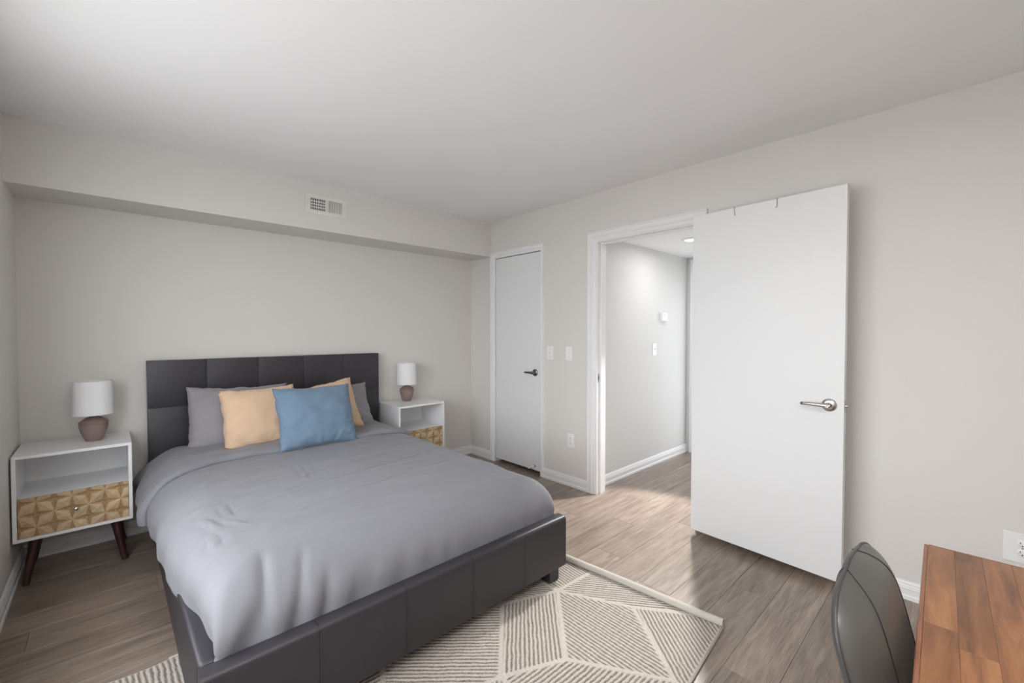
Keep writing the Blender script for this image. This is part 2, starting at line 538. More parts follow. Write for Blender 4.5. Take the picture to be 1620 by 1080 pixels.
# --- lever handle (local: plate on x=0, protruding -X, lever pointing +Y)
def lever(parent, y, z, x, mat, mat2, length=0.105, keyed=False, sgn=-1):
    bm = bmesh.new()
    lathe(bm, [(0.033, 0), (0.033, sgn * 0.006), (0.030, sgn * 0.010), (0.018, sgn * 0.013), (0.0, sgn * 0.013)], 36, axis='X')
    rose = mesh_obj('rose', bm, mat, parent, (x, y, z), angle=40)
    bm = bmesh.new()
    lathe(bm, [(0.0, 0), (0.0135, 0), (0.0135, sgn * 0.036), (0.012, sgn * 0.042), (0.0, sgn * 0.042)], 24, axis='X')
    mesh_obj('spindle', bm, mat2, parent, (x, y, z), angle=40)
    bm = bmesh.new()
    pts = [(sgn * 0.042, -0.014, 0), (sgn * 0.045, 0.0, 0), (sgn * 0.046, 0.03, 0.001), (sgn * 0.045, 0.07, 0.001), (sgn * 0.041, length - 0.012, -0.0005)]
    tube(bm, pts, [0.0105, 0.012, 0.0105, 0.0095, 0.0085], 14)
    mesh_obj('lever', bm, mat, parent, (x, y, z), angle=50)
    bm = bmesh.new()
    tube(bm, [(sgn * 0.041, length - 0.012, -0.0005), (sgn * 0.037, length, -0.001)], [0.0084, 0.0078], 12)
    mesh_obj('lever_tip', bm, mat2, parent, (x, y, z), angle=50)
    if keyed:
        bm = bmesh.new()
        lathe(bm, [(0.0, sgn * 0.050), (0.0075, sgn * 0.050), (0.0075, sgn * 0.0585), (0.0, sgn * 0.0585)], 20, c=(0, -0.004, 0), axis='X')
        k = mesh_obj('key_cylinder', bm, mat, parent, (x, y, z), angle=40)
        mesh_obj('keyway', bx(sgn * 0.0592, sgn * 0.0583, -0.0052, -0.0028, -0.004, 0.004), M['slot'], k)

def hinges(parent, x, y, zs, mat):
    for z in zs:
        bm = bmesh.new()
        lathe(bm, [(0.0, -0.045), (0.0065, -0.045), (0.0065, 0.045), (0.0, 0.045)], 14)
        h = mesh_obj('hinge', bm, mat, parent, (x, y, z), angle=40)
        bm = bmesh.new()
        lathe(bm, [(0.0, 0.045), (0.005, 0.045), (0.0055, 0.050), (0.003, 0.054), (0.0, 0.054)], 12)
        mesh_obj('hinge_pin', bm, mat, h, angle=40)

# closet door (closed, flush slab)
d1 = thing('door_1', 'white flush closet door, closed, with dark lever handle', 'door', (W, CL1, 0), kind='structure')
mesh_obj('slab', bx(0.004, 0.040, 0.003, CL0 - CL1 - 0.003, 0.036, HEAD - 0.004, bev=0.0015), M['door'], d1)
lever(d1, 0.066, 0.947, 0.004, M['darknickel'], M['darknickel'], 0.105)
hinges(d1, -0.004, CL0 - CL1 + 0.001, (1.83, 1.03, 0.28), M['trim'])
bm = bmesh.new()
tube(bm, [(-0.006, CL0 - CL1 - 0.035, 1.885), (-0.006, CL0 - CL1 + 0.03, 1.885)], 0.004, 8)
mesh_obj('hinge_pin_stop', bm, M['plastic'], d1)
bm = bmesh.new()
tube(bm, [(0.004, 0.07, 0.075), (-0.018, 0.07, 0.072), (-0.022, 0.105, 0.062), (-0.022, 0.125, 0.045)], [0.006, 0.006, 0.0055, 0.006], 10)
ks = mesh_obj('kick_stop', bm, M['plastic'], d1, angle=50)
bm = bmesh.new()
lathe(bm, [(0, 0.0), (0.010, 0.0), (0.010, -0.004), (0, -0.004)], 16, c=(0.004, 0.07, 0.075), axis='X')
mesh_obj('bracket', bm, M['slot'], ks)

# bedroom door, swung open against the wall
hx, hy, fx, fy = 3.1377, -2.4959, 3.0879, -3.296
dang = math.atan2(fx - hx, -(fy - hy))
DWD = math.hypot(fx - hx, fy - hy)
d2 = thing('door_2', 'white flush bedroom door swung open against the right wall', 'door', (hx, hy, 0), (0, 0, dang), kind='structure')
mesh_obj('slab', bx(0, 0.036, -DWD, 0, 0.042, 2.0626, bev=0.0012), M['door'], d2)
lever(d2, -DWD + 0.062, 0.947, 0.0, M['nickel'], M['darknickel'], 0.115, keyed=True)
lever(d2, -DWD + 0.062, 0.947, 0.036, M['nickel'], M['darknickel'], 0.115, sgn=1)
hinges(d2, 0.030, 0.008, (1.86, 1.05, 0.25), M['nickel'])
lp = mesh_obj('latch_plate', bx(0.006, 0.030, -DWD - 0.0014, -DWD + 0.001, 0.917, 0.977, bev=0.0005), M['nickel'], d2)
bm = bmesh.new()
lathe(bm, [(0, 0.0), (0.0085, 0.0), (0.0085, -0.008), (0.005, -0.012), (0, -0.012)], 16, c=(0.018, -DWD - 0.001, 0.947), axis='Y')
mesh_obj('latch_bolt', bm, M['nickel'], lp, angle=40)
dm = d2.matrix_basis.copy()
dm = Matrix.Translation((hx, hy, 0)) @ Matrix.Rotation(dang, 4, 'Z')
for i, (t_, lean, lab) in enumerate(((0.318, 0.004, 'thin grey wire hook over the door top, nearer the hinge'), (0.605, 0.0, 'thin grey wire hook with curled tip, nearer the lever side of the door'))):
    bm = bmesh.new()
    yy = -t_ * DWD
    z = 2.0626
    pts = [(0.0385, yy, z - 0.03), (0.0385, yy, z + 0.002), (-0.002, yy, z + 0.002), (-0.0025, yy - lean * 0.2, z - 0.02), (-0.003, yy - lean, z - 0.043)]
    pts += [(-0.010, yy + (0.006 if i else 0), z - 0.049)] if i else [(-0.006, yy - lean, z - 0.047)]
    tube(bm, [dm @ Vector(p) for p in pts], 0.0017, 8)
    tag(mesh_obj('over_door_hook', bm, M['hook']), lab, 'hook', 'wire hooks over the open door')

# glazed door at the end of the hall
d3 = thing('door_3', 'sliver of white glazed door at the far end of the hall', 'door', (HX1, -2.07, 0), kind='structure')
bm = bmesh.new()
for q in ((-0.37, -0.29, 0.01, 2.03), (0.29, 0.37, 0.01, 2.03), (-0.29, 0.29, 0.01, 0.12), (-0.29, 0.29, 1.93, 2.03)):
    box(bm, 0.03, 0.07, q[0], q[1], q[2], q[3])
mesh_obj('door_frame', bm, M['door'], d3)
mesh_obj('pane', bx(0.048, 0.052, -0.29, 0.29, 0.12, 1.93), M['tinted_glass'], d3)
for yo, inn in ((0.455, -1), (-0.455, 1)):
    bm = bmesh.new()
    casing_board(bm, (0, yo, 0), (0, yo, 2.11), (0, inn, 0), (-1, 0, 0), 0.085, 0.02)
    mesh_obj('casing_board', bm, M['trim'], d3)
bm = bmesh.new()
casing_board(bm, (0, 0.37, 2.11), (0, -0.37, 2.11), (0, 0, -1), (-1, 0, 0), 0.08, 0.02)
mesh_obj('head_board', bm, M['trim'], d3)

# window in the left wall
wn = thing('window_1', 'wide white window in the left wall, out of view', 'window', (-0.09, WIN[0], WIN[2]), kind='structure')
ww, wh = WIN[1] - WIN[0], WIN[3] - WIN[2]
bm = bmesh.new()
for a in ((0, 0.05, 0, wh), (ww - 0.05, ww, 0, wh), (0.05, ww - 0.05, 0, 0.05), (0.05, ww - 0.05, wh - 0.05, wh)):
    box(bm, 0, 0.06, a[0], a[1], a[2], a[3])
mesh_obj('window_frame', bm, M['trim'], wn)
mesh_obj('mullion', bx(0.004, 0.056, ww / 2 - 0.03, ww / 2 + 0.03, 0.05, wh - 0.05), M['trim'], wn)
for k in range(2):
    x0 = 0.05 + k * (ww / 2 - 0.02)
    mesh_obj('pane', bx(0.028, 0.032, x0, x0 + ww / 2 - 0.08, 0.05, wh - 0.05), M['glass'], wn)
mesh_obj('window_sill', bx(0.06, 0.11, 0.0, ww, -0.02, 0.0), M['trim'], wn)

# invented fill lamp on the ceiling, out of view, added to brighten the bedroom
cl = thing('fill_lamp', 'unseen round fill lamp added on the ceiling above the desk side', 'fill lamp', (0.95, -4.00, H))
bm = bmesh.new(); lathe(bm, [(0.0, 0), (0.17, 0), (0.17, -0.022), (0.16, -0.028), (0.0, -0.028)], 40); mesh_obj('base', bm, M['trim'], cl, angle=40)
bm = bmesh.new(); lathe(bm, [(0.155, -0.028), (0.15, -0.05), (0.12, -0.075), (0.06, -0.088), (0.0, -0.09)], 40); mesh_obj('diffuser', bm, pm('lit_diffuser', (255, 250, 242), 0.5, emis=((255, 248, 240), 2.0)), cl, smooth=True)
ld = bpy.data.lights.new('fill_lamp_light', 'AREA')
ld.shape = 'DISK'; ld.size = 0.34; ld.energy = FILL_LAMP_W; ld.color = (1.0, 0.97, 0.93)
lo = bpy.data.objects.new('fill_lamp_light', ld); COL.objects.link(lo); lo.parent = cl; lo.location = (0, 0, -0.1)

# hall downlight
dl = thing('downlight', 'round lit recessed downlight in the hall ceiling', 'downlight', (4.11, -2.04, HZ))
bm = bmesh.new(); lathe(bm, [(0.052, 0.0), (0.082, 0.0), (0.080, -0.006), (0.056, -0.012), (0.052, -0.004)], 40); mesh_obj('trim_ring', bm, M['trim'], dl, smooth=True)
bm = bmesh.new(); lathe(bm, [(0.0, -0.003), (0.0525, -0.003), (0.0525, -0.006), (0.0, -0.008)], 36); mesh_obj('lens', bm, pm('lit_lens', (255, 255, 255), 0.5, emis=((255, 253, 250), 12.0)), dl)
ld = bpy.data.lights.new('downlight_lamp', 'SPOT')
ld.spot_size = math.radians(46); ld.spot_blend = 0.45; ld.shadow_soft_size = 0.05; ld.energy = HALL_LAMP_W; ld.color = (1.0, 0.985, 0.965)
lo = bpy.data.objects.new('downlight_lamp', ld); COL.objects.link(lo); lo.parent = dl; lo.location = (0, 0, -0.014)
lo.rotation_euler = Vector((-1.31, -0.20, -2.13)).to_track_quat('-Z', 'Y').to_euler()   # gimbal lamp tilted towards the doorway

ld = bpy.data.lights.new('downlight_glow', 'AREA')
ld.shape = 'DISK'; ld.size = 0.1; ld.energy = HALL_GLOW_W; ld.color = (1.0, 0.985, 0.965)
lo = bpy.data.objects.new('downlight_glow', ld); COL.objects.link(lo); lo.parent = dl; lo.location = (0, 0, -0.012)

# ------------------------------------------------------------------ wall fittings
# local frame: plate on x=0 facing -X (width along y, height along z)
def plate(root, w, h, t=0.006):
    return mesh_obj('plate', bx(-t, 0, -w / 2, w / 2, -h / 2, h / 2, bev=0.002), M['plastic'], root)
def switch(label, loc, rot=0.0):
    root = thing('light_switch', label, 'light switch', loc, (0, 0, rot), 'wall switches')
    plate(root, 0.072, 0.118)
    mesh_obj('collar', bx(-0.0075, -0.006, -0.006, 0.006, -0.0125, 0.0125), M['trim'], root)
    bm = bmesh.new(); box(bm, -0.018, -0.006, -0.004, 0.004, 0.0, 0.009, bev=0.001); mesh_obj('toggle', bm, M['plastic'], root)
    for s in (-1, 1):
        bm = bmesh.new(); lathe(bm, [(0, 0), (0.003, 0), (0.0026, -0.001), (0, -0.001)], 12, c=(-0.006, 0, s * 0.03), axis='X'); mesh_obj('screw', bm, M['nickel'], root)
switch('white toggle light switch nearest the closet door', (W, -1.157, 1.137))
switch('white toggle light switch nearest the open doorway casing', (W, -1.375, 1.140))
switch('white light switch on the hall wall below the thermostat', (4.335, HY0, 1.15), math.radians(90))

def outlet(label, loc, w=0.072, h=0.118, rot=0.0):
    root = thing('wall_outlet', label, 'wall outlet', loc, (0, 0, rot), 'wall outlets')
    plate(root, w, h)
    for s in (-1, 1):
        bm = bmesh.new()
        lathe(bm, [(0, 0), (0.0165, 0), (0.0165, -0.002), (0.0155, -0.0028), (0, -0.0028)], 24, c=(-0.006, 0, s * 0.0195), axis='X')
        soc = mesh_obj('socket', bm, M['plastic'], root, angle=40)
        for dy, hh in ((0.0062, 0.0085), (-0.0062, 0.007)):
            mesh_obj('slot', bx(-0.0094, -0.0086, dy - 0.0011, dy + 0.0011, s * 0.0195 + 0.0005, s * 0.0195 + 0.0005 + hh), M['slot'], soc)
        bm = bmesh.new(); lathe(bm, [(0, 0), (0.0026, 0), (0.0026, -0.0008), (0, -0.0008)], 12, c=(-0.0086, 0, s * 0.0195 - 0.0075), axis='X'); mesh_obj('ground_hole', bm, M['slot'], soc)
    bm = bmesh.new(); lathe(bm, [(0, 0), (0.003, 0), (0.0026, -0.001), (0, -0.001)], 12, c=(-0.006, 0, 0), axis='X'); mesh_obj('screw', bm, M['nickel'], root)
outlet('white duplex outlet low on the wall between closet and doorway', (W, -1.398, 0.395))
outlet('large white outlet plate above the far end of the desk', (W, -3.895, 0.385), w=0.112, h=0.128)

th = thing('thermostat', 'small white thermostat on the hall wall', 'thermostat', (4.50, HY0, 1.475), (0, 0, math.radians(90)))
mesh_obj('base', bx(-0.008, 0, -0.055, 0.055, -0.045, 0.045, bev=0.002), M['plastic'], th)
mesh_obj('cover', bx(-0.030, -0.008, -0.050, 0.050, -0.040, 0.042, bev=0.005, seg=3), M['plastic'], th)
mesh_obj('display', bx(-0.0306, -0.029, -0.004, 0.034, 0.012, 0.028), pm('lcd', (190, 196, 190), 0.3), th)

# ceiling-height air vent on the soffit face (facing -Y)
vx0, vx1, vz0, vz1 = 1.455, 1.770, 2.208, 2.355
vt = thing('air_vent', 'white double-louvre air vent on the soffit', 'air vent', ((vx0 + vx1) / 2, SOF_Y, (vz0 + vz1) / 2))
w2, h2 = (vx1 - vx0) / 2, (vz1 - vz0) / 2
bm = bmesh.new()
ox, oz = w2 - 0.038, h2 - 0.030
for a in ((-w2, -ox, -h2, h2), (ox, w2, -h2, h2), (-ox, ox, -h2, -oz), (-ox, ox, oz, h2), (-0.008, 0.008, -oz, oz)):
    box(bm, a[0], a[1], -0.007, 0, a[2], a[3], bev=0.001, seg=1)
mesh_obj('vent_frame', bm, M['vent'], vt)
mesh_obj('duct_shade', bx(-ox, ox, -0.0012, -0.0004, -oz, oz), M['vent_shade'], vt)  # flat near-black sheet: shade behind the louvres put into colour
for side in (-1, 1):
    n = 9
    for k in range(n):
        xx = side * 0.008 + side * (ox - 0.008) * (k + 0.5) / n
        bm = bmesh.new()
        a = math.radians(35 if side > 0 else -35)
        hw, t_ = 0.0068 if side > 0 else 0.0026, 0.0007
        c_, s_ = math.cos(a), math.sin(a)
        prof = [(-hw, -t_), (hw, -t_), (hw, t_), (-hw, t_)]
        f = lambda z: (lambda u, v: Vector((xx + u * c_ - v * s_, -0.005 + u * s_ * 0.6 + v * c_, z)))
        prism(bm, prof, f(-oz), f(oz))
        mesh_obj('slat', bm, M['vent'], vt)
for k in range(3):
    zz = -oz + 2 * oz * (k + 1) / 4
    mesh_obj('damper_bar', bx(-ox, -0.008, -0.0026, -0.0016, zz - 0.003, zz + 0.003), M['trim'], vt)
for s in (-1, 1):
    bm = bmesh.new(); lathe(bm, [(0, 0), (0.0035, 0), (0.003, -0.0015), (0, -0.0015)], 12, c=(s * (w2 - 0.018), -0.007, 0), axis='Y'); mesh_obj('screw', bm, M['nickel'], vt)

# ------------------------------------------------------------------ bed frame
BX0, BX1, BY0, BY1 = 0.558, 2.146, -0.022, -2.272
bed = thing('bed_frame', 'charcoal faux-leather queen bed frame with panelled headboard', 'bed', ((BX0 + BX1) / 2, (BY0 + BY1) / 2, 0))
bo = bed.location.copy()
def Lb(bm):
    bmesh.ops.translate(bm, verts=bm.verts, vec=-bo)
    return bm
HB0, HB1 = -0.020, -0.100
hb = mesh_obj('headboard', Lb(bx(BX0 + .004, BX1 - .004, HB1 + 0.006, HB0, 0.05, 1.130, bev=0.012, seg=3)), M['leather'], bed, angle=50)
xs = [BX0, 0.876, 1.194, 1.512, 1.828, BX1]
zs = [0.30, 0.828, 1.135]
def pad(x0, x1, y0, y1, z0, z1, b):
    return Lb(bx(x0 + .0008, x1 - .0008, y0, y1, z0 + .0008, z1 - .0008, bev=b, seg=3))
for i in range(5):
    for j in range(2):
        mesh_obj('panel', pad(xs[i], xs[i + 1], HB1, HB0 - 0.002, zs[j], zs[j + 1], 0.0022), M['leather'], hb, angle=50)
for x in xs[1:-1]:
    for s in (-1, 1):
        mesh_obj('stitch_line', Lb(tube(bmesh.new(), [(x + s * 0.007, HB1 + 0.0004, 0.31), (x + s * 0.007, HB1 + 0.0004, 1.130)], 0.0011, 6)), M['stitch'], hb)
for s in (-1, 1):
    mesh_obj('stitch_line', Lb(tube(bmesh.new(), [(BX0 + 0.008, HB1 + 0.0004, zs[1] + s * 0.007), (BX1 - 0.008, HB1 + 0.0004, zs[1] + s * 0.007)], 0.0011, 6)), M['stitch'], hb)
RT, RB = 0.345, 0.085
fb = mesh_obj('footboard', Lb(bx(BX0 + .004, BX1 - .004, BY1 + .004, BY1 + 0.066, RB + .004, RT - .004, bev=0.012, seg=3)), M['leather'], bed, angle=50)
fx_ = [BX0, 0.880, 1.202, 1.522, 1.836, BX1]
for i in range(5):
    bm = bmesh.new()
    y0, y1 = BY1, BY1 + 0.070
    rr = 0.020
    prof = [(y0 + .002, RB), (y0, RB + .004)] + [(y0 + rr - rr * math.cos(a), RT - rr + rr * math.sin(a)) for a in np.linspace(0, math.pi / 2, 7)] + [(y1 - rr + rr * math.sin(a), RT - rr + rr * math.cos(a)) for a in np.linspace(0, math.pi / 2, 7)] + [(y1, RB)]
    ins = lambda x: (lambda u, v: Vector((x, u, v)))
    prism(bm, prof, ins(fx_[i] + 0.0008), ins(fx_[i + 1] - 0.0008))
    mesh_obj('panel', Lb(bm), M['leather'], fb, angle=40)
for x in fx_[1:-1]:
    for s in (-1, 1):
        bm = tube(bmesh.new(), [(x + s * 0.008, BY1 + 0.0002, RB + 0.003), (x + s * 0.008, BY1 + 0.0002, RT - 0.020), (x + s * 0.008, BY1 + 0.006, RT - 0.0055), (x + s * 0.008, BY1 + 0.020, RT + 0.0002), (x + s * 0.008, BY1 + 0.045, RT + 0.0002)], 0.0011, 6)
        mesh_obj('stitch_line', Lb(bm), M['stitch'], fb)
for x0, x1 in ((BX0, BX0 + 0.062), (BX1 - 0.062, BX1)):
    mesh_obj('side_rail', Lb(bx(x0, x1, BY1 + 0.0705, HB1 - 0.001, RB, RT, bev=0.018, seg=4)), M['leather'], bed, angle=50)
for (x, y) in ((BX0 + 0.035, BY1 + 0.02), (BX1 - 0.105, BY1 + 0.02), (BX0 + 0.035, BY0 - 0.12), (BX1 - 0.105, BY0 - 0.12)):
    mesh_obj('leg', Lb(bx(x, x + 0.07, y, y + 0.07, 0.012 if y < -1 else 0.001, RB + 0.004, bev=0.003)), M['leather'], bed)
for k in range(9):
    yy = -0.22 - k * 0.235
    mesh_obj('slat', Lb(bx(BX0 + 0.063, BX1 - 0.063, yy - 0.035, yy + 0.035, 0.235, 0.255)), M['desk_edge'], bed)
tag(mesh_obj('mattress', bx(BX0 + 0.09, BX1 - 0.09, BY1 + 0.105, HB1 - 0.006, 0.256, 0.470, bev=0.06, seg=5), M['mattress'], angle=60), 'white mattress hidden under the grey duvet', 'mattress')

# ------------------------------------------------------------------ duvet
DX0, DX1, DY0, DY1, DZ0, DZT = 0.538, 2.168, -0.16, -2.194, 0.330, 0.538
def seg_d(x, y, a, b):
    ax, ay = a; bx_, by_ = b
    dx, dy = bx_ - ax, by_ - ay
    t = ((x - ax) * dx + (y - ay) * dy) / (dx * dx + dy * dy)
    tc = min(1, max(0, t))
    px, py = ax + tc * dx, ay + tc * dy
    d = math.hypot(x - px, y - py)
    return d, tc
CREASES = [  # (a, b, height, width) folded-fabric creases and rumples on top of the duvet
    ((1.17, -1.02), (1.13, -1.46), 0.0040, 0.007),
    ((0.62, -0.98), (1.95, -0.93), 0.0016, 0.012),
    ((0.75, -1.55), (2.05, -1.26), 0.0026, 0.012),
    ((0.95, -1.74), (2.0, -1.52), 0.0022, 0.012),
    ((1.15, -1.26), (1.85, -1.16), 0.0026, 0.012),
    ((1.20, -1.10), (1.80, -1.03), 0.0018, 0.010),
    ((1.32, -1.10), (1.60, -1.40), 0.0020, 0.009),
    ((0.655, -1.50), (0.70, -1.72), 0.0050, 0.010),
    ((0.745, -1.44), (0.755, -1.60), 0.0045, 0.008),
    ((0.60, -1.42), (0.90, -1.36), 0.0035, 0.012),
    ((0.70, -1.30), (1.05, -1.22), 0.0030, 0.011),
    ((0.64, -1.24), (1.00, -1.30), 0.0026, 0.009),
    ((0.66, -1.70), (0.67, -1.88), 0.0045, 0.010),
    ((0.72, -1.62), (0.80, -1.78), 0.0030, 0.009),
]
def arc_edge(q, A, rx, rz, drop):
    """q 0..1 from the middle to the hem -> (distance from the middle, drop below the top)"""
    l1, l2 = A - rx, 0.5 * math.pi * math.sqrt((rx * rx + rz * rz) / 2)
    d = q * (l1 + l2 + drop - rz)
    if d < l1:
        return d, 0.0
    if d < l1 + l2:
        th = (d - l1) / l2 * math.pi / 2
        return l1 + rx * math.sin(th), rz * (1 - math.cos(th))
    return A, rz + d - l1 - l2
DCX, DA = (DX0 + DX1) / 2, (DX1 - DX0) / 2
DLEN_ = DY0 - DY1
def duvet_point(sx, sv, lift=0.0):
    """sx in [-1, 1] across, sv in [0, 1] from head to foot -> point on the duvet skin"""
    sg = -1 if sx < 0 else 1
    oy, dy = arc_edge(sv, DLEN_, 0.17, 0.15, DZT - 0.285)
    y = DY0 - oy
    ox, dx = arc_edge(abs(sx), DA, 0.20, 0.15, DZT - DZ0 + 0.03 * sstep(-2.0, -2.15, y))
    v = oy / DLEN_
    s = sg * ox / DA
    drop = (dx ** 2.6 + dy ** 2.6) ** (1 / 2.6)
    side = min(1, dx / 0.15)
    ft = sstep(-1.86, -2.12, y)
    wob = (0.022 * noise.noise((y * 3.3, 0.4, 1.0)) + 0.010 * noise.noise((y * 8.0, 2.4, 1.0))) * side
    if sg < 0:
        x = DCX - ox - wob + 0.095 * sstep(-1.45, -2.14, y) * side
    else:
        x = DCX + ox + 0.4 * wob - 0.05 * sstep(-1.95, -2.16, y) * side
    z = max(DZT - drop - 0.012 * (ox / DA) ** 2, 0.287)
    top = max(0.0, 1 - drop / 0.15)
    z += 0.010 * noise.noise((x * 1.6, y * 1.6, 3.1)) * top
    z += 0.008 * noise.noise((x * 2.2, y * 9.0 + x * 1.5, 7.7)) * top
    z += 0.0026 * noise.noise((x * 5, y * 26.0 + x * 4, 1.7)) * top
    z += 0.008 * (0.35 - abs(noise.noise((x * 6.0, y * 8.0, 9.2)))) * sstep(1.35, 0.80, x) * sstep(-0.85, -1.15, y) * sstep(-2.05, -1.75, y) * (0.3 + 0.7 * top)
    for a_, b_, h_, wd in CREASES:
        if min(a_[0], b_[0]) - .06 < x < max(a_[0], b_[0]) + .06 and min(a_[1], b_[1]) - .06 < y < max(a_[1], b_[1]) + .06:
            jx = x + 0.014 * noise.noise((x * 14, y * 14, 2.0))
            jy = y + 0.014 * noise.noise((x * 14, y * 14, 5.0))
            d, t = seg_d(jx, jy, a_, b_)
            en = math.sin(math.pi * min(1, max(0, t * 0.9 + 0.05)))
            z += 2.2 * h_ * en * (math.exp(-(d / wd) ** 2) - 0.5 * math.exp(-((d - 1.7 * wd) / wd) ** 2))
    # gathers hanging over the foot edge, strongest at the left corner
    fr = sstep(0.02, 0.12, dy)
    if fr > 0:
        amp = 0.003 + 0.026 * sstep(1.35, 0.70, x)
        gth = math.sin(x * 46 + noise.noise((x * 3.0, 0.0, 4.4)) * 4.4 + dy * 12)
        y += amp * fr * max(-0.6, gth) * (0.55 + 0.45 * noise.noise((x * 9, 1.0, 0.0)))
        z += 0.35 * amp * fr * gth
    if sg < 0 and side > 0:
        g = math.sin(y * 24 + 3 * noise.noise((y * 2.0, 0.0, 0.3)))
        x -= 0.008 * side * g * (0.5 + 0.5 * noise.noise((y * 5, 3.0, 0.0)))
        z += 0.010 * noise.noise((y * 7.0, 5.0, 0.0)) * sstep(0.12, 0.2, dx)
    # deep pleat in the front left corner
    d, t = seg_d(x, y, (0.775, -1.99), (0.735, -2.20))
    z -= 0.020 * math.exp(-(d / 0.016) ** 2) * sstep(0.0, 0.7, t)
    d, t = seg_d(x, y, (0.90, -2.05), (0.84, -2.20))
    z -= 0.014 * math.exp(-(d / 0.014) ** 2) * sstep(0.0, 0.7, t)
    if lift:
        z += lift * (0.15 + 0.85 * top)
        x += sg * lift * (1 - top) * (1.0 if sg < 0 else 0.12)
    return (x, y, z)
NU, NV = 150, 210
us = np.linspace(-1, 1, NU)
vs_ = np.linspace(0.05, 1, NV)
P = np.array([[duvet_point(u, v) for v in vs_] for u in us])
me = grid_mesh('duvet', P)
duvet = link_mesh('duvet', me, M['duvet'], smooth=True)
tag(duvet, 'rumpled grey duvet spread over the bed, folded back at the pillows', 'duvet')
sm = duvet.modifiers.new('thickness', 'SOLIDIFY'); sm.thickness = 0.012; sm.offset = -1
# folded-back band: rounded double layer on top of the head end
def fold_pt(u, t, k):
    """t 0..1 from head to rolled edge, k 0 lower / 1 upper"""
    s = u
    yedge = -0.70 - 0.14 * sstep(0.45, 1.0, -s) - 0.02 * sstep(0.3, 1.0, s) + 0.012 * noise.noise((s * 5, 0, 6.0))
    yh = -0.20
    y = yh + (yedge - yh) * t
    rx_, rz_ = 0.17, 0.15
    tot = DLEN_ - rx_ + 0.5 * math.pi * math.sqrt((rx_ * rx_ + rz_ * rz_) / 2) + DZT - 0.285 - rz_
    sv = (DY0 - y) / tot
    edge = math.sqrt(max(0.0, 1 - max(0.0, (t - 0.945) / 0.055) ** 2))
    th = 0.054 * edge * (0.85 + 0.45 * noise.noise((s * 6, y * 6, 2.0)))
    lift = 0.003 + 0.012 * edge * sstep(0.5, 0.95, t) * (1 - k) + th * k
    p = list(duvet_point(u, sv, lift))
    p[2] += 0.003 * noise.noise((p[0] * 12, p[1] * 5, 8.0)) * k
    return p
rows = []
fus = np.linspace(-1.0, 0.985, 130)
tt = list(np.linspace(0, 0.9, 34)) + list(np.linspace(0.91, 1.0, 14))
for u in fus:
    up_ = [fold_pt(u, t, 1) for t in tt]
    lo_ = [fold_pt(u, t, 0) for t in reversed(tt)]
    rows.append(up_ + lo_[1:])
Pf = np.array(rows)
fold = link_mesh('fold_band', grid_mesh('fold_band', Pf), M['duvet'], duvet, smooth=True)
tag(fold, 'turned-back band of the duvet')
# piped hem just under the fold edge
bm = bmesh.new()
tube(bm, [Vector(fold_pt(u, 1.0, 0)) + Vector((0, -0.004, 0.003)) for u in np.linspace(-0.99, 0.95, 90)], 0.0028, 6)
mesh_obj('hem', bm, M['duvet'], duvet, smooth=True)

# ------------------------------------------------------------------ pillows
def pillow(name, label, mat, w, h, t, base, lean, roll=0.0, yaw=0.0, seed=0, ears=0.03, cat='pillow', tufts=True, sag=0.0):
    n = 46
    g = np.linspace(-1, 1, n)
    def pt(a, b, side):
        ea, eb = abs(a), abs(b)
        x = a * w / 2 * (1 - 0.055 * (1 - eb ** 2) * ea ** 3)
        z = b * h / 2 * (1 - 0.065 * (1 - ea ** 2) * eb ** 3)
        prof = max(0.0, (1 - ea ** 2.6)) ** 0.55 * max(0.0, (1 - eb ** 2.6)) ** 0.55
        prof *= 1 + 0.22 * (-b) * sag
        y = -side * t / 2 * prof
        edge = (1 - prof)
        wr = 0.010 * noise.noise((a * 3 + seed, b * 3, side)) * prof ** 0.5
        wr += 0.020 * edge * prof ** 0.35 * noise.noise((a * (4 + 7 * eb) + seed * 2, b * (4 + 7 * ea), 4.0 + side))
        z += (0.007 * noise.noise((a * 3.0 + seed, b, 1.5)) + 0.004 * noise.noise((a * 11.0 + seed, b, 3.5))) * eb ** 3
        x += (0.007 * noise.noise((b * 3.0 + seed, a, 2.5)) + 0.004 * noise.noise((b * 11.0 + seed, a, 6.5))) * ea ** 3
        return (x, y + wr * side * -1, z + h / 2)
    bm = bmesh.new()
    fr = [[bm.verts.new(pt(a, b, 1)) for b in g] for a in g]
    bk = [[fr[i][j] if i in (0, n - 1) or j in (0, n - 1) else bm.verts.new(pt(g[i], g[j], -1)) for j in range(n)] for i in range(n)]
    for S in (fr, bk):
        for i in range(n - 1):
            for j in range(n - 1):
                bm.faces.new((S[i][j], S[i + 1][j], S[i + 1][j + 1], S[i][j + 1]))
    o = mesh_obj(name, bm, mat, smooth=True)
    o.location = base
    o.rotation_mode = 'XYZ'
    o.matrix_world = Matrix.Translation(base) @ Matrix.Rotation(yaw, 4, 'Z') @ Matrix.Rotation(-lean, 4, 'X') @ Matrix.Rotation(roll, 4, 'Y')
    tag(o, label, cat)
    bmt = bmesh.new()
    ring = [pt(a, -1, 1) for a in g] + [pt(1, b, 1) for b in g[1:]] + [pt(a, 1, 1) for a in g[::-1][1:]] + [pt(-1, b, 1) for b in g[::-1][1:]]
    tube(bmt, ring, 0.0022, 6)
    mesh_obj('edge_seam', bmt, mat, o, smooth=True)
    return o
R = math.radians
pillow('pillow', 'grey bed pillow behind the peach cushion at the left', M['pillowcase'], 0.61, 0.435, 0.18, (1.040, -0.300, 0.524), R(16), roll=R(2), seed=1, sag=1)
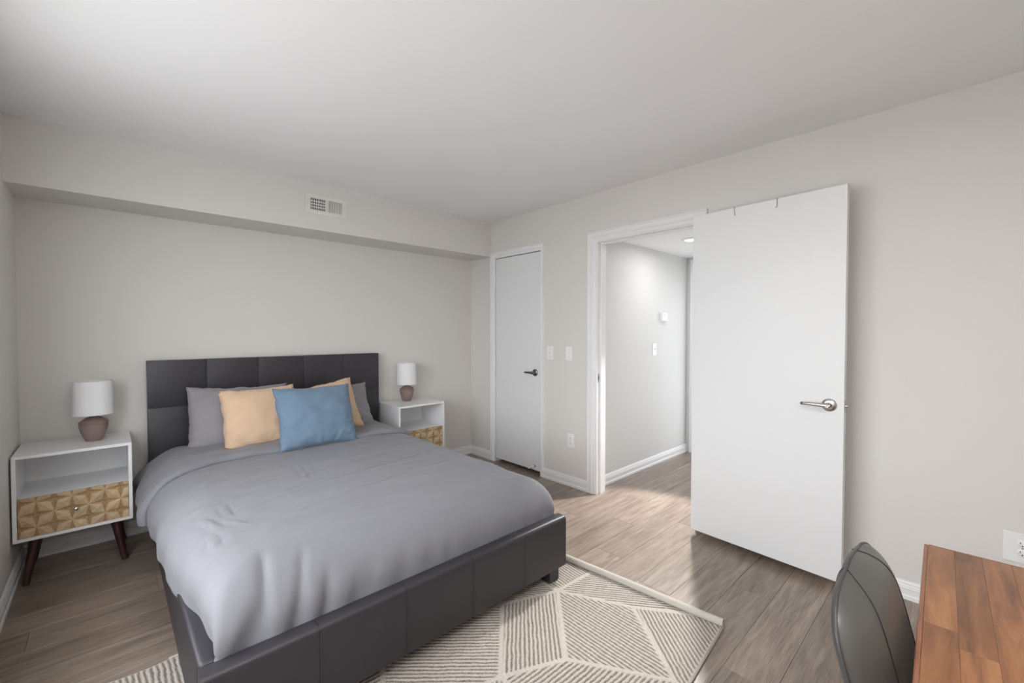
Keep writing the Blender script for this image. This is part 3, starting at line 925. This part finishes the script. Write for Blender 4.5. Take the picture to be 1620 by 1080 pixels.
pillow('pillow', 'grey bed pillow at the right end, mostly hidden by the peach cushion', M['pillowcase'], 0.60, 0.355, 0.16, (1.715, -0.295, 0.526), R(16), roll=R(-6), seed=5, sag=1)
pillow('cushion', 'peach square cushion left of the blue cushion', M['peach'], 0.455, 0.405, 0.16, (1.140, -0.470, 0.548), R(16), roll=R(-1.5), seed=9, cat='cushion')
pillow('cushion', 'peach square cushion tilted behind the right half of the blue cushion', M['peach'], 0.465, 0.405, 0.16, (1.622, -0.455, 0.544), R(17), roll=R(-9), seed=13, cat='cushion')
pillow('cushion', 'blue square cushion in front, middle of the bed', M['blue'], 0.515, 0.430, 0.16, (1.432, -0.715, 0.546), R(24), roll=R(0.5), yaw=R(1), seed=17, cat='cushion')

# ------------------------------------------------------------------ nightstands
NW, ND, NTOP, NBOT = 0.462, 0.385, 0.683, 0.238
def nightstand():
    root = thing('nightstand', '', 'nightstand')
    p = 0.016
    box_ = lambda *a, **k: bx(*a, **k)
    mesh_obj('top_panel', box_(-NW / 2, NW / 2, -ND, 0, NTOP - p, NTOP, bev=0.0012), M['lacquer'], root)
    for s in (-1, 1):
        xa, xb = (-NW / 2, -NW / 2 + p) if s < 0 else (NW / 2 - p, NW / 2)
        mesh_obj('side_panel', box_(xa, xb, -ND + 0.0005, 0, NBOT + p, NTOP - p), M['lacquer'], root)
    mesh_obj('bottom_panel', box_(-NW / 2, NW / 2, -ND, 0, NBOT, NBOT + p, bev=0.0012), M['lacquer'], root)
    mesh_obj('back_panel', box_(-NW / 2 + p, NW / 2 - p, -0.012, -0.004, NBOT + p, NTOP - p), M['lacquer'], root)
    SH = 0.462
    mesh_obj('shelf', box_(-NW / 2 + p, NW / 2 - p, -ND + 0.0125, -0.012, SH - 0.014, SH), M['lacquer'], root)
    # drawer with carved star facets
    dx0, dx1 = -NW / 2 + p + 0.002, NW / 2 - p - 0.002
    dz0, dz1 = NBOT + p + 0.002, SH - 0.002 - 0.014 + 0.014
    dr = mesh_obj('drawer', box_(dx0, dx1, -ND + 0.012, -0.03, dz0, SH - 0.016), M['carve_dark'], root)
    cw = (dx1 - dx0) / 6.5
    ch = cw
    def cell(i, j):
        x0, z1 = dx0 + i * cw, SH - 0.001 - (0.4 + (j - 1)) * ch
        x1, z0 = x0 + cw, z1 - ch
        yb = -ND + 0.012
        b = bmesh.new()
        dep = lambda d: yb - d
        star_a = (i + (j - 1)) % 2 == 1      # upper-left corner is a star
        C = [(x0, z1), (x1, z1), (x1, z0), (x0, z0)]
        if not star_a:
            C = C[1:] + C[:1]
        A, Pc, B, Q = C                       # A, B stars; Pc, Q plain corners
        mid = ((x0 + x1) / 2, (z0 + z1) / 2)
        lerp = lambda p, q, t: (p[0] + (q[0] - p[0]) * t, p[1] + (q[1] - p[1]) * t)
        hi_, lo_, mh, ph = 0.0065, 0.0012, 0.0115, 0.0055
        vA = b.verts.new((A[0], dep(hi_), A[1])); vB = b.verts.new((B[0], dep(hi_), B[1]))
        vP = b.verts.new((Pc[0], dep(lo_), Pc[1])); vQ = b.verts.new((Q[0], dep(lo_), Q[1]))
        pm_ = lerp(mid, Pc, 0.62); qm = lerp(mid, Q, 0.62)
        vp = b.verts.new((pm_[0], dep(ph), pm_[1])); vq = b.verts.new((qm[0], dep(ph), qm[1]))
        vm = b.verts.new((mid[0], dep(mh), mid[1]))
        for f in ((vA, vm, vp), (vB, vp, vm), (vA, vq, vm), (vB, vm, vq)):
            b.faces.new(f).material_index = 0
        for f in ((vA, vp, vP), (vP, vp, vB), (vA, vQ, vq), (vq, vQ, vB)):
            b.faces.new(f).material_index = 1
        for co, no in (((dx1, 0, 0), (1, 0, 0)), ((0, 0, SH - 0.001), (0, 0, 1)), ((0, 0, dz0), (0, 0, -1))):
            bmesh.ops.bisect_plane(b, geom=list(b.verts) + list(b.edges) + list(b.faces), plane_co=co, plane_no=no, clear_outer=True)
        if len(b.faces):
            # skirt so that each tile is a solid wedge
            ed = [e for e in b.edges if len(e.link_faces) == 1]
            ret = bmesh.ops.extrude_edge_only(b, edges=ed)
            for v in ret['geom']:
                if isinstance(v, bmesh.types.BMVert):
                    v.co.y = yb
            for f in b.faces:
                if f.calc_area() > 0 and abs(f.normal.y) < 0.02:
                    f.material_index = 1
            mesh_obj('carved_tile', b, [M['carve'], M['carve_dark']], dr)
        else:
            b.free()
    for i in range(7):
        for j in range(0, 5):
            cell(i, j)
    bm = bmesh.new()
    lathe(bm, [(0, 0.0), (0.005, 0.0), (0.004, -0.012), (0.0095, -0.017), (0.011, -0.022), (0.008, -0.027), (0, -0.0285)], 24, c=(0.0, -ND + 0.004, (dz0 + SH) / 2 + 0.004), axis='Y')
    mesh_obj('knob', bm, M['chrome'], dr, smooth=True)
    for sx in (-1, 1):
        for sy in (-1, 1):
            bm = bmesh.new()
            top = Vector((sx * (NW / 2 - 0.075), -ND / 2 + sy * (ND / 2 - 0.075), NBOT + 0.001))
            bot = Vector((sx * (NW / 2 - 0.038), -ND / 2 + sy * (ND / 2 - 0.03), 0.002))
            tube(bm, [top, bot], [0.0245, 0.0145], 20)
            for v in bm.verts:
                v.co.z = max(v.co.z, 0.0005) if v.co.z < 0.1 else min(v.co.z, NBOT + 0.0005)
            mesh_obj('leg', bm, M['walnut'], root, angle=40)
    return root
ns = nightstand()
ns.location = (0.2395, -0.024, 0)
ns['label'] = 'white nightstand left of the bed, carved drawer and tapered legs in full view'
ns['group'] = 'nightstands'
ns2 = copy_tree(ns, None, (2.406, -0.024, 0))
ns2['label'] = 'white nightstand right of the bed, lower part hidden by the duvet'

# ------------------------------------------------------------------ table lamps
def table_lamp():
    root = thing('table_lamp', '', 'table lamp')
    bm = bmesh.new()
    prof = [(0.0, 0.0), (0.036, 0.0), (0.039, 0.003), (0.050, 0.032), (0.060, 0.062), (0.0645, 0.088), (0.0650, 0.099), (0.0625, 0.1005), (0.0625, 0.1025), (0.0655, 0.104), (0.0655, 0.111), (0.063, 0.113), (0.045, 0.128), (0.030, 0.137), (0.020, 0.142), (0.018, 0.150), (0.0, 0.150)]
    lathe(bm, prof, 48)
    mesh_obj('base', bm, M['ceramic'], root, angle=35)
    bm = bmesh.new(); lathe(bm, [(0.0, 0.150), (0.006, 0.150), (0.006, 0.172), (0.012, 0.173), (0.012, 0.205), (0.0, 0.205)], 20); mesh_obj('socket', bm, M['nickel'], root, angle=40)
    bm = bmesh.new(); lathe(bm, [(0.0, 0.205), (0.012, 0.206), (0.024, 0.235), (0.027, 0.255), (0.020, 0.275), (0.0, 0.283)], 24); mesh_obj('bulb', bm, M['plastic'], root, smooth=True)
    bm = bmesh.new()
    r0, r1, z0, z1 = 0.0905, 0.0875, 0.155, 0.352
    lathe(bm, [(r0 - 0.0018, z0), (r0, z0), (r0, z0 + 0.003), (r1, z1 - 0.003), (r1, z1), (r1 - 0.0018, z1), (r1 - 0.0018, z1 - 0.003), (r0 - 0.0018, z0 + 0.003), (r0 - 0.0018, z0)], 56)
    sh = mesh_obj('lamp_shade', bm, M['shade'], root, angle=40)
    bm = bmesh.new()
    for k in range(3):
        a = k * 2 * math.pi / 3 + 0.4
        tube(bm, [(0.006 * math.cos(a), 0.006 * math.sin(a), 0.332), (0.06 * math.cos(a), 0.06 * math.sin(a), 0.338), (0.086 * math.cos(a), 0.086 * math.sin(a), 0.349)], 0.0014, 6)
    lathe(bm, [(0.0, 0.328), (0.008, 0.328), (0.008, 0.334), (0.0, 0.334)], 16)
    mesh_obj('spider', bm, M['nickel'], sh)
    return root
lamp = table_lamp()
lamp.location = (0.310, -0.190, NTOP)
lamp['label'] = 'table lamp with white drum shade and brown base on the left nightstand'
lamp['group'] = 'table lamps'
lamp2 = copy_tree(lamp, None, (2.405, -0.135, NTOP))
lamp2['label'] = 'table lamp with white drum shade and brown base on the right nightstand'

# ------------------------------------------------------------------ rug
RA = math.radians(5.3)
FRC = np.array([2.388, -2.991])
EL = np.array([-math.cos(RA), -math.sin(RA)])
EB = np.array([-math.sin(RA), math.cos(RA)])
RUGL, RUGB = 1.955, 1.615
def px_floor(px, py, z=0.008):
    d = fw * F_PX + rt * (px - 810) + up * (540 - py)
    t = (z - CAM.z) / d.z
    q = np.array([CAM.x + d.x * t, CAM.y + d.y * t]) - FRC
    return np.array([q @ EL, q @ EB])
def dirn(a, b):
    v = px_floor(*b) - px_floor(*a)
    return v / np.linalg.norm(v)
J1, J2, J3, J4, J5, J7 = map(np.array, ((.293, .709), (.16, .363), (.644, .415), (.885, .551), (.556, .845), (.462, .045)))
E6, E8, F7 = np.array((-.05, .66)), np.array((-.05, .0)), np.array((.49, -.02))
L4, L5, T1 = np.array((1.30, .70)), np.array((1.10, 1.02)), np.array((.20, 1.70))
regs = [
    ([J1, J2, J7, J3], dirn((886, 935.6), (960, 980))),
    ([J2, E8, (-.05, -.05), F7, J7], dirn((1023, 965), (1067, 1043))),
    ([J1, E6, E8, J2], dirn((960, 934), (1010, 939))),
    ([J1, J3, J4, J5], dirn((834, 984), (836, 1054))),
    ([J5, J4, L4, L5], dirn((620, 1063), (788, 1062))),
    ([J3, J7, F7, (.95, -.05), J4], dirn((838, 1080), (878, 1050))),
    ([J1, E6, (-.05, 1.7), T1], dirn((888, 895), (919, 915))),
    ([J1, T1, (.62, 1.7), J5], dirn((960, 934), (1010, 939))),
    ([J5, (.62, 1.7), (1.15, 1.7), L5], dirn((888, 895), (919, 915))),
    ([J4, (.95, -.05), (1.55, -.05), L4], dirn((1023, 965), (1067, 1043))),
    ([L4, (1.55, -.05), (2.05, -.05), (2.05, .75)], dirn((834, 984), (836, 1054))),
    ([L5, L4, (2.05, .75), (1.45, 1.2)], dirn((838, 1080), (878, 1050))),
    ([L5, (1.15, 1.7), (1.3, 1.7), (1.45, 1.2)], dirn((620, 1063), (788, 1062))),
    ([(1.45, 1.2), (1.3, 1.7), (2.05, 1.7), (2.05, .75)], dirn((268, 1038), (278, 1080))),
]
stepm = 0.0036
nl, nb = int(RUGL / stepm) + 1, int(RUGB / stepm) + 1
LL, BBv = np.meshgrid(np.linspace(0, RUGL, nl), np.linspace(0, RUGB, nb), indexing='ij')
val = np.full(LL.shape, 0.0)
dist = np.full(LL.shape, 9.0)
rng = np.random.default_rng(3)
wobx = np.zeros(LL.shape)
# smooth low-frequency wobble so stripes are hand-made looking
lowres = rng.normal(size=(nl // 9 + 2, nb // 9 + 2))
ii, jj = np.arange(nl) / 9, np.arange(nb) / 9
i0, j0 = ii.astype(int), jj.astype(int)
fi, fj = (ii - i0)[:, None], (jj - j0)[None, :]
g_ = lambda a, b: lowres[np.ix_(a, b)]
wobx = (g_(i0, j0) * (1 - fi) * (1 - fj) + g_(i0 + 1, j0) * fi * (1 - fj) + g_(i0, j0 + 1) * (1 - fi) * fj + g_(i0 + 1, j0 + 1) * fi * fj) * 0.0012
for poly, d in regs:
    poly = [np.array(q, float) for q in poly]
    inside = np.zeros(LL.shape, bool)
    n = len(poly)
    for k in range(n):
        a, b = poly[k], poly[(k + 1) % n]
        cond = (a[1] > BBv) != (b[1] > BBv)
        xint = (b[0] - a[0]) * (BBv - a[1]) / (b[1] - a[1] + 1e-12) + a[0]
        inside ^= cond & (LL < xint)
        e = b - a
        t = np.clip(((LL - a[0]) * e[0] + (BBv - a[1]) * e[1]) / (e @ e), 0, 1)
        dist = np.minimum(dist, np.hypot(LL - a[0] - t * e[0], BBv - a[1] - t * e[1]))
    ph = (LL * -d[1] + BBv * d[0] + wobx) / 0.0180
    stripe = 0.5 + 0.5 * np.cos(2 * math.pi * ph)
    val[inside] = stripe[inside]
edge = np.minimum.reduce([LL, RUGL - LL, BBv, RUGB - BBv])
line = np.clip((dist - 0.007) / 0.006, 0, 1) * np.clip((edge - 0.006) / 0.006, 0, 1)
dark = np.clip((val - 0.42) / 0.28, 0, 1) * line          # 1 = low dark groove, 0 = cream pile
hgt = 0.0085 - 0.0028 * dark + rng.normal(size=LL.shape) * 0.0005
hgt[edge < 0.004] = 0.004
X = FRC[0] + EL[0] * LL + EB[0] * BBv
Y = FRC[1] + EL[1] * LL + EB[1] * BBv
# lifted back-left corner
dc = np.hypot(RUGL - LL, RUGB - BBv)
hgt = hgt + 0.030 * np.clip(1 - dc / 0.22, 0, 1) ** 2
Pr = np.stack([X, Y, hgt], -1)
rug = thing('rug', 'cream and taupe geometric striped area rug under the bed foot', 'rug', (float(FRC[0]), float(FRC[1]), 0))
Pr[..., 0] -= FRC[0]; Pr[..., 1] -= FRC[1]
# skirt
top = Pr
ring = lambda A: A
Pfull = np.zeros((nl + 2, nb + 2, 3))
Pfull[1:-1, 1:-1] = top
Pfull[0, 1:-1] = top[0]; Pfull[-1, 1:-1] = top[-1]
Pfull[:, 0] = Pfull[:, 1]; Pfull[:, -1] = Pfull[:, -2]
for sl in ((0, slice(None)), (-1, slice(None)), (slice(None), 0), (slice(None), -1)):
    Pfull[sl + (2,)] = np.maximum(Pfull[sl + (2,)] - 0.006, 0.0005)
dfull = np.zeros((nl + 2, nb + 2))
dfull[1:-1, 1:-1] = dark
def rug_mat():
    t = NT('rug_pile')
    at = t.n('ShaderNodeAttribute', attribute_name='groove')
    v = t.mapping()
    nz = t.noise(v, 260, 2, 0.6)
    nz2 = t.noise(v, 40, 3, 0.6)
    cream = t.ramp(nz, [(0.3, lin((166, 158, 150))), (0.65, lin((204, 197, 189)))])
    taupe = t.ramp(nz, [(0.32, lin((92, 81, 73))), (0.62, lin((152, 140, 130)))])
    br = t.ramp(nz2, [(0.35, (0.85,) * 3), (0.7, (1.06,) * 3)])
    c = t.mix(at.outputs['Fac'], cream, t.mix(1.0, taupe, br, 'MULTIPLY'))
    t.l(c, t.b.inputs['Base Color'])
    t.b.inputs['Roughness'].default_value = 0.95
    t.b.inputs['Specular IOR Level'].default_value = 0.1
    t.bump(nz, 0.5, 0.002)
    return t.m
M['rug'] = rug_mat()
M['rug_back'] = pm('rug_backing', (188, 182, 173), 0.9, bump=(300, 0.4, 0.001))
me = grid_mesh('pile', Pfull)
att = me.attributes.new('groove', 'FLOAT', 'POINT')
att.data.foreach_set('value', dfull.reshape(-1).astype(np.float32))
link_mesh('pile', me, M['rug'], rug, smooth=True)
bm = bmesh.new()
def rp(l, b, z):
    q = EL * l + EB * b
    return Vector((q[0], q[1], z))
for a, b in (((0.02, 0), (RUGL, 0)), ((RUGL, 0), (RUGL, RUGB - 0.25)), ((0.02, RUGB), (RUGL - 0.25, RUGB))):
    tube(bm, [rp(*a, 0.005), rp(*b, 0.005)], 0.0045, 8)
mesh_obj('bound_edge', bm, M['rug_back'], rug, smooth=True)
# curled right edge, rolled back on itself
bm = bmesh.new()
prof = []
for k in range(26):
    a = -math.pi / 2 + k / 25 * 1.72 * math.pi
    rr_ = 0.0195 - 0.0025 * k / 25
    prof.append((math.cos(a) * rr_, 0.0202 + math.sin(a) * rr_))
inner = [(u * 0.80, 0.0202 + (v - 0.0202) * 0.80) for u, v in prof]
# roll opens towards the rug (l > 0); outer bulge to l < 0
segs = 40
prev = None
for k in range(segs):
    b0, b1 = RUGB * k / segs, RUGB * (k + 1) / segs
    ra = [rp(0.016 - u + 0.0015 * math.sin(b0 * 9), b0, v + 0.0005) for u, v in prof + inner[::-1]]
    rb = [rp(0.016 - u + 0.0015 * math.sin(b1 * 9), b1, v + 0.0005) for u, v in prof + inner[::-1]]
    va = prev or [bm.verts.new(q) for q in ra]
    vb = [bm.verts.new(q) for q in rb]
    n = len(va)
    if k == 0: bm.faces.new(va)
    for i in range(n):
        bm.faces.new((va[i], va[(i + 1) % n], vb[(i + 1) % n], vb[i]))
    if k == segs - 1: bm.faces.new(vb)
    prev = vb
mesh_obj('rolled_edge', bm, M['rug_back'], rug, angle=40)

# ------------------------------------------------------------------ desk
DK = (2.012, -3.656)
dk = thing('desk', 'reddish-brown wooden desk of staggered stave blocks at the lower right', 'desk', (DK[0], DK[1], 0), (0, 0, math.radians(2.0)))
DLEN, DDEP, DTOP, DTH = 1.20, 0.60, 0.742, 0.028
# desk top: local x from -DLEN..0 (0 = far end), y from 0 (near edge) to -DDEP
core = mesh_obj('desk_top', bx(-DLEN, 0, -DDEP, 0, DTOP - DTH, DTOP - 0.0045, bev=0.002), M['desk_edge'], dk)
rows_n = 12
rw = (DDEP - 0.008) / rows_n
rr2 = random.Random(5)
starts = [(-0.44, -0.85), (-0.50, -0.95), (-0.36, -0.70), (-0.52, -0.9), (-0.30, -0.62), (-0.47, -1.0), (-0.22, -0.66), (-0.40, -0.82), (-0.55, -0.9), (-0.28, -0.75), (-0.48, -0.88), (-0.35, -0.72)]
def block(x0, x1, y0, y1):
    b = bmesh.new()
    g, c = 0.00015, 0.0006
    for_ = [[(x0 + g, y0 + g), (x1 - g, y0 + g), (x1 - g, y1 - g), (x0 + g, y1 - g)], [(x0 + g + c, y0 + g + c), (x1 - g - c, y0 + g + c), (x1 - g - c, y1 - g - c), (x0 + g + c, y1 - g - c)]]
    v = [[b.verts.new((x - x0, y - y0, z)) for x, y in ring] for ring, z in zip((for_[0], for_[0], for_[1]), (DTOP - 0.0045, DTOP - 0.0004, DTOP))]
    for p_, q_ in zip(v[:-1], v[1:]):
        for i in range(4):
            b.faces.new((p_[i], p_[(i + 1) % 4], q_[(i + 1) % 4], q_[i]))
    b.faces.new(v[2])
    mesh_obj('stave', b, M['desk'], core, (x0, y0, 0))
for k in range(rows_n):
    y1 = -0.004 - k * rw
    cuts = [-0.004] + list(starts[k]) + [-DLEN + 0.004]
    for a, b in zip(cuts[1:], cuts[:-1]):
        block(a, b, y1 - rw, y1)
bm = bmesh.new()
mesh_obj('edge_strip', bx(-DLEN, 0.0, -0.004, 0.004, DTOP - DTH, DTOP - 0.0002, bev=0.0015), M['desk_edge'], dk)
mesh_obj('edge_strip', bx(-0.004, 0.004, -DDEP, -0.005, DTOP - DTH, DTOP - 0.0002, bev=0.0015), M['desk_edge'], dk)
mesh_obj('apron', bx(-DLEN + 0.09, -0.09, -0.06, -0.04, DTOP - DTH - 0.07, DTOP - DTH), M['desk_edge'], dk)
mesh_obj('apron', bx(-DLEN + 0.09, -0.09, -DDEP + 0.04, -DDEP + 0.06, DTOP - DTH - 0.07, DTOP - DTH), M['desk_edge'], dk)
for x in (-0.09, -DLEN + 0.035):
    for yy in (-0.09, -DDEP + 0.035):
        bm = bmesh.new()
        box(bm, x, x + 0.055, yy, yy + 0.055, 0.001, DTOP - DTH, bev=0.003)
        for v in bm.verts:
            if v.co.z < 0.1:
                v.co.x = x + 0.0275 + (v.co.x - x - 0.0275) * 0.65
                v.co.y = yy + 0.0275 + (v.co.y - yy - 0.0275) * 0.65
        mesh_obj('leg', bm, M['desk_edge'], dk)

# ------------------------------------------------------------------ chair
CHX, CHY = 1.50, -3.80
ch = thing('desk_chair', 'grey leather swivel chair with stitched curved back, tucked under the desk', 'chair', (CHX, CHY, 0))
def back_shape(s, t):
    """s -1..1 across, t 0..1 bottom to top -> outline point of the rear shell"""
    z = 0.43 + 0.428 * t
    hw = 0.213 - 0.02 * sstep(0.5, 0.0, t)
    if t > 0.74:
        q = 0.955 * (t - 0.74) / 0.26
        hw *= (1 - q ** 3) ** (1 / 3)
    zz = z - 0.012 * (1 - sstep(0, 1, 1 - abs(s))) * sstep(0.6, 1, t)
    y = 0.228 - 0.25 * (0.85 - z) + 0.012 * (1 - s * s) * (1 - t)
    return Vector((s * hw, y, zz))
def back_front(s, t):
    z = 0.43 + 0.428 * t
    p = back_shape(s, t)
    d = 0.054 * max(0.0, 1 - abs(s) ** 2.4) ** 0.65 * (1 - math.exp(-max(0.0, 0.858 - z) / 0.022))
    return p + Vector((0, -d - 0.002, 0))
def back_rear(s, t):
    e = max(0.0, 1 - abs(s) ** 4) ** 0.5 * max(0.0, 1 - t ** 10) ** 0.5
    return back_shape(s, t) + Vector((0, 0.003 + 0.018 * e, 0))
ns_, nt_ = 37, 41
bm = bmesh.new()
front, rear = [], []
for i in range(ns_):
    s = -1 + 2 * i / (ns_ - 1)
    fr_, rr_ = [], []
    for j in range(nt_):
        t = 1 - (1 - j / (nt_ - 1)) ** 1.6
        fr_.append(bm.verts.new(back_front(s, t)))
        rr_.append(bm.verts.new(back_rear(s, t)))
    front.append(fr_); rear.append(rr_)
for S in (front, rear):
    for i in range(ns_ - 1):
        for j in range(nt_ - 1):
            f = bm.faces.new((S[i][j], S[i + 1][j], S[i + 1][j + 1], S[i][j + 1]))
            f.material_index = 0 if S is front else 1
bound = [(i, 0) for i in range(ns_)] + [(ns_ - 1, j) for j in range(1, nt_)] + [(i, nt_ - 1) for i in range(ns_ - 2, -1, -1)] + [(0, j) for j in range(nt_ - 2, 0, -1)]
for k in range(len(bound)):
    a, b = bound[k], bound[(k + 1) % len(bound)]
    bm.faces.new((front[a[0]][a[1]], front[b[0]][b[1]], rear[b[0]][b[1]], rear[a[0]][a[1]]))
seam_pts = {}
for s in (-0.5, 0.5):
    i = round((s + 1) / 2 * (ns_ - 1))
    seam_pts[s] = [front[i][j].co.copy() for j in range(2, nt_)] + [rear[i][j].co.copy() for j in range(nt_ - 1, 2, -1)]
edge_pts = [(front[a][b].co + rear[a][b].co) / 2 for a, b in bound]
bk_ = mesh_obj('backrest', bm, [M['leather_chair'], M['leather_back']], ch, smooth=True)
for s in seam_pts:
    bm = bmesh.new()
    tube(bm, seam_pts[s], 0.0016, 6)
    mesh_obj('seam', bm, M['seam'], bk_, smooth=True)
# piping around the rim
bm = bmesh.new()
tube(bm, edge_pts + edge_pts[:1], 0.0032, 8)
mesh_obj('piping', bm, M['leather_back'], bk_, smooth=True)
bm = bmesh.new()
box(bm, -0.235, 0.235, -0.35, 0.09, 0.40, 0.49, bev=0.04, seg=5)
mesh_obj('seat', bm, M['leather_chair'], ch, smooth=True)
bm = bmesh.new()
lathe(bm, [(0.0, 0.39), (0.09, 0.39), (0.09, 0.40), (0.0, 0.40)], 24, c=(0, -0.2, 0)); lathe(bm, [(0.0, 0.10), (0.028, 0.10), (0.028, 0.24), (0.016, 0.24), (0.016, 0.39), (0.0, 0.39)], 20, c=(0, -0.2, 0))
mesh_obj('gas_column', bm, M['black'], ch, angle=40)
for k in range(5):
    a = 2 * math.pi * k / 5 + 0.3
    d = Vector((math.cos(a), math.sin(a), 0))
    c0 = Vector((0, -0.2, 0))
    bm = bmesh.new()
    tube(bm, [c0 + Vector((0, 0, 0.105)), c0 + d * 0.12 + Vector((0, 0, 0.10)), c0 + d * 0.24 + Vector((0, 0, 0.075))], [0.025, 0.020, 0.014], 10)
    lg = mesh_obj('base_leg', bm, M['chrome'], ch, angle=50)
    bm = bmesh.new()
    pc = c0 + d * 0.24
    for o_ in (-0.012, 0.012):
        side = Vector((-d.y, d.x, 0))
        b = bmesh.new()
        lathe(b, [(0, -0.008), (0.026, -0.008), (0.028, 0.0), (0.026, 0.008), (0, 0.008)], 18, axis='X')
        mm = Matrix.Translation(pc + side * o_ + Vector((0, 0, 0.029))) @ Matrix.Rotation(math.atan2(side.y, side.x), 4, 'Z')
        bmesh.ops.transform(b, matrix=mm, verts=b.verts)
        merge(bm, b)
    tube(bm, [pc + Vector((0, 0, 0.029)), pc + Vector((0, 0, 0.075))], 0.006, 8)
    mesh_obj('caster', bm, M['black'], lg, angle=40)
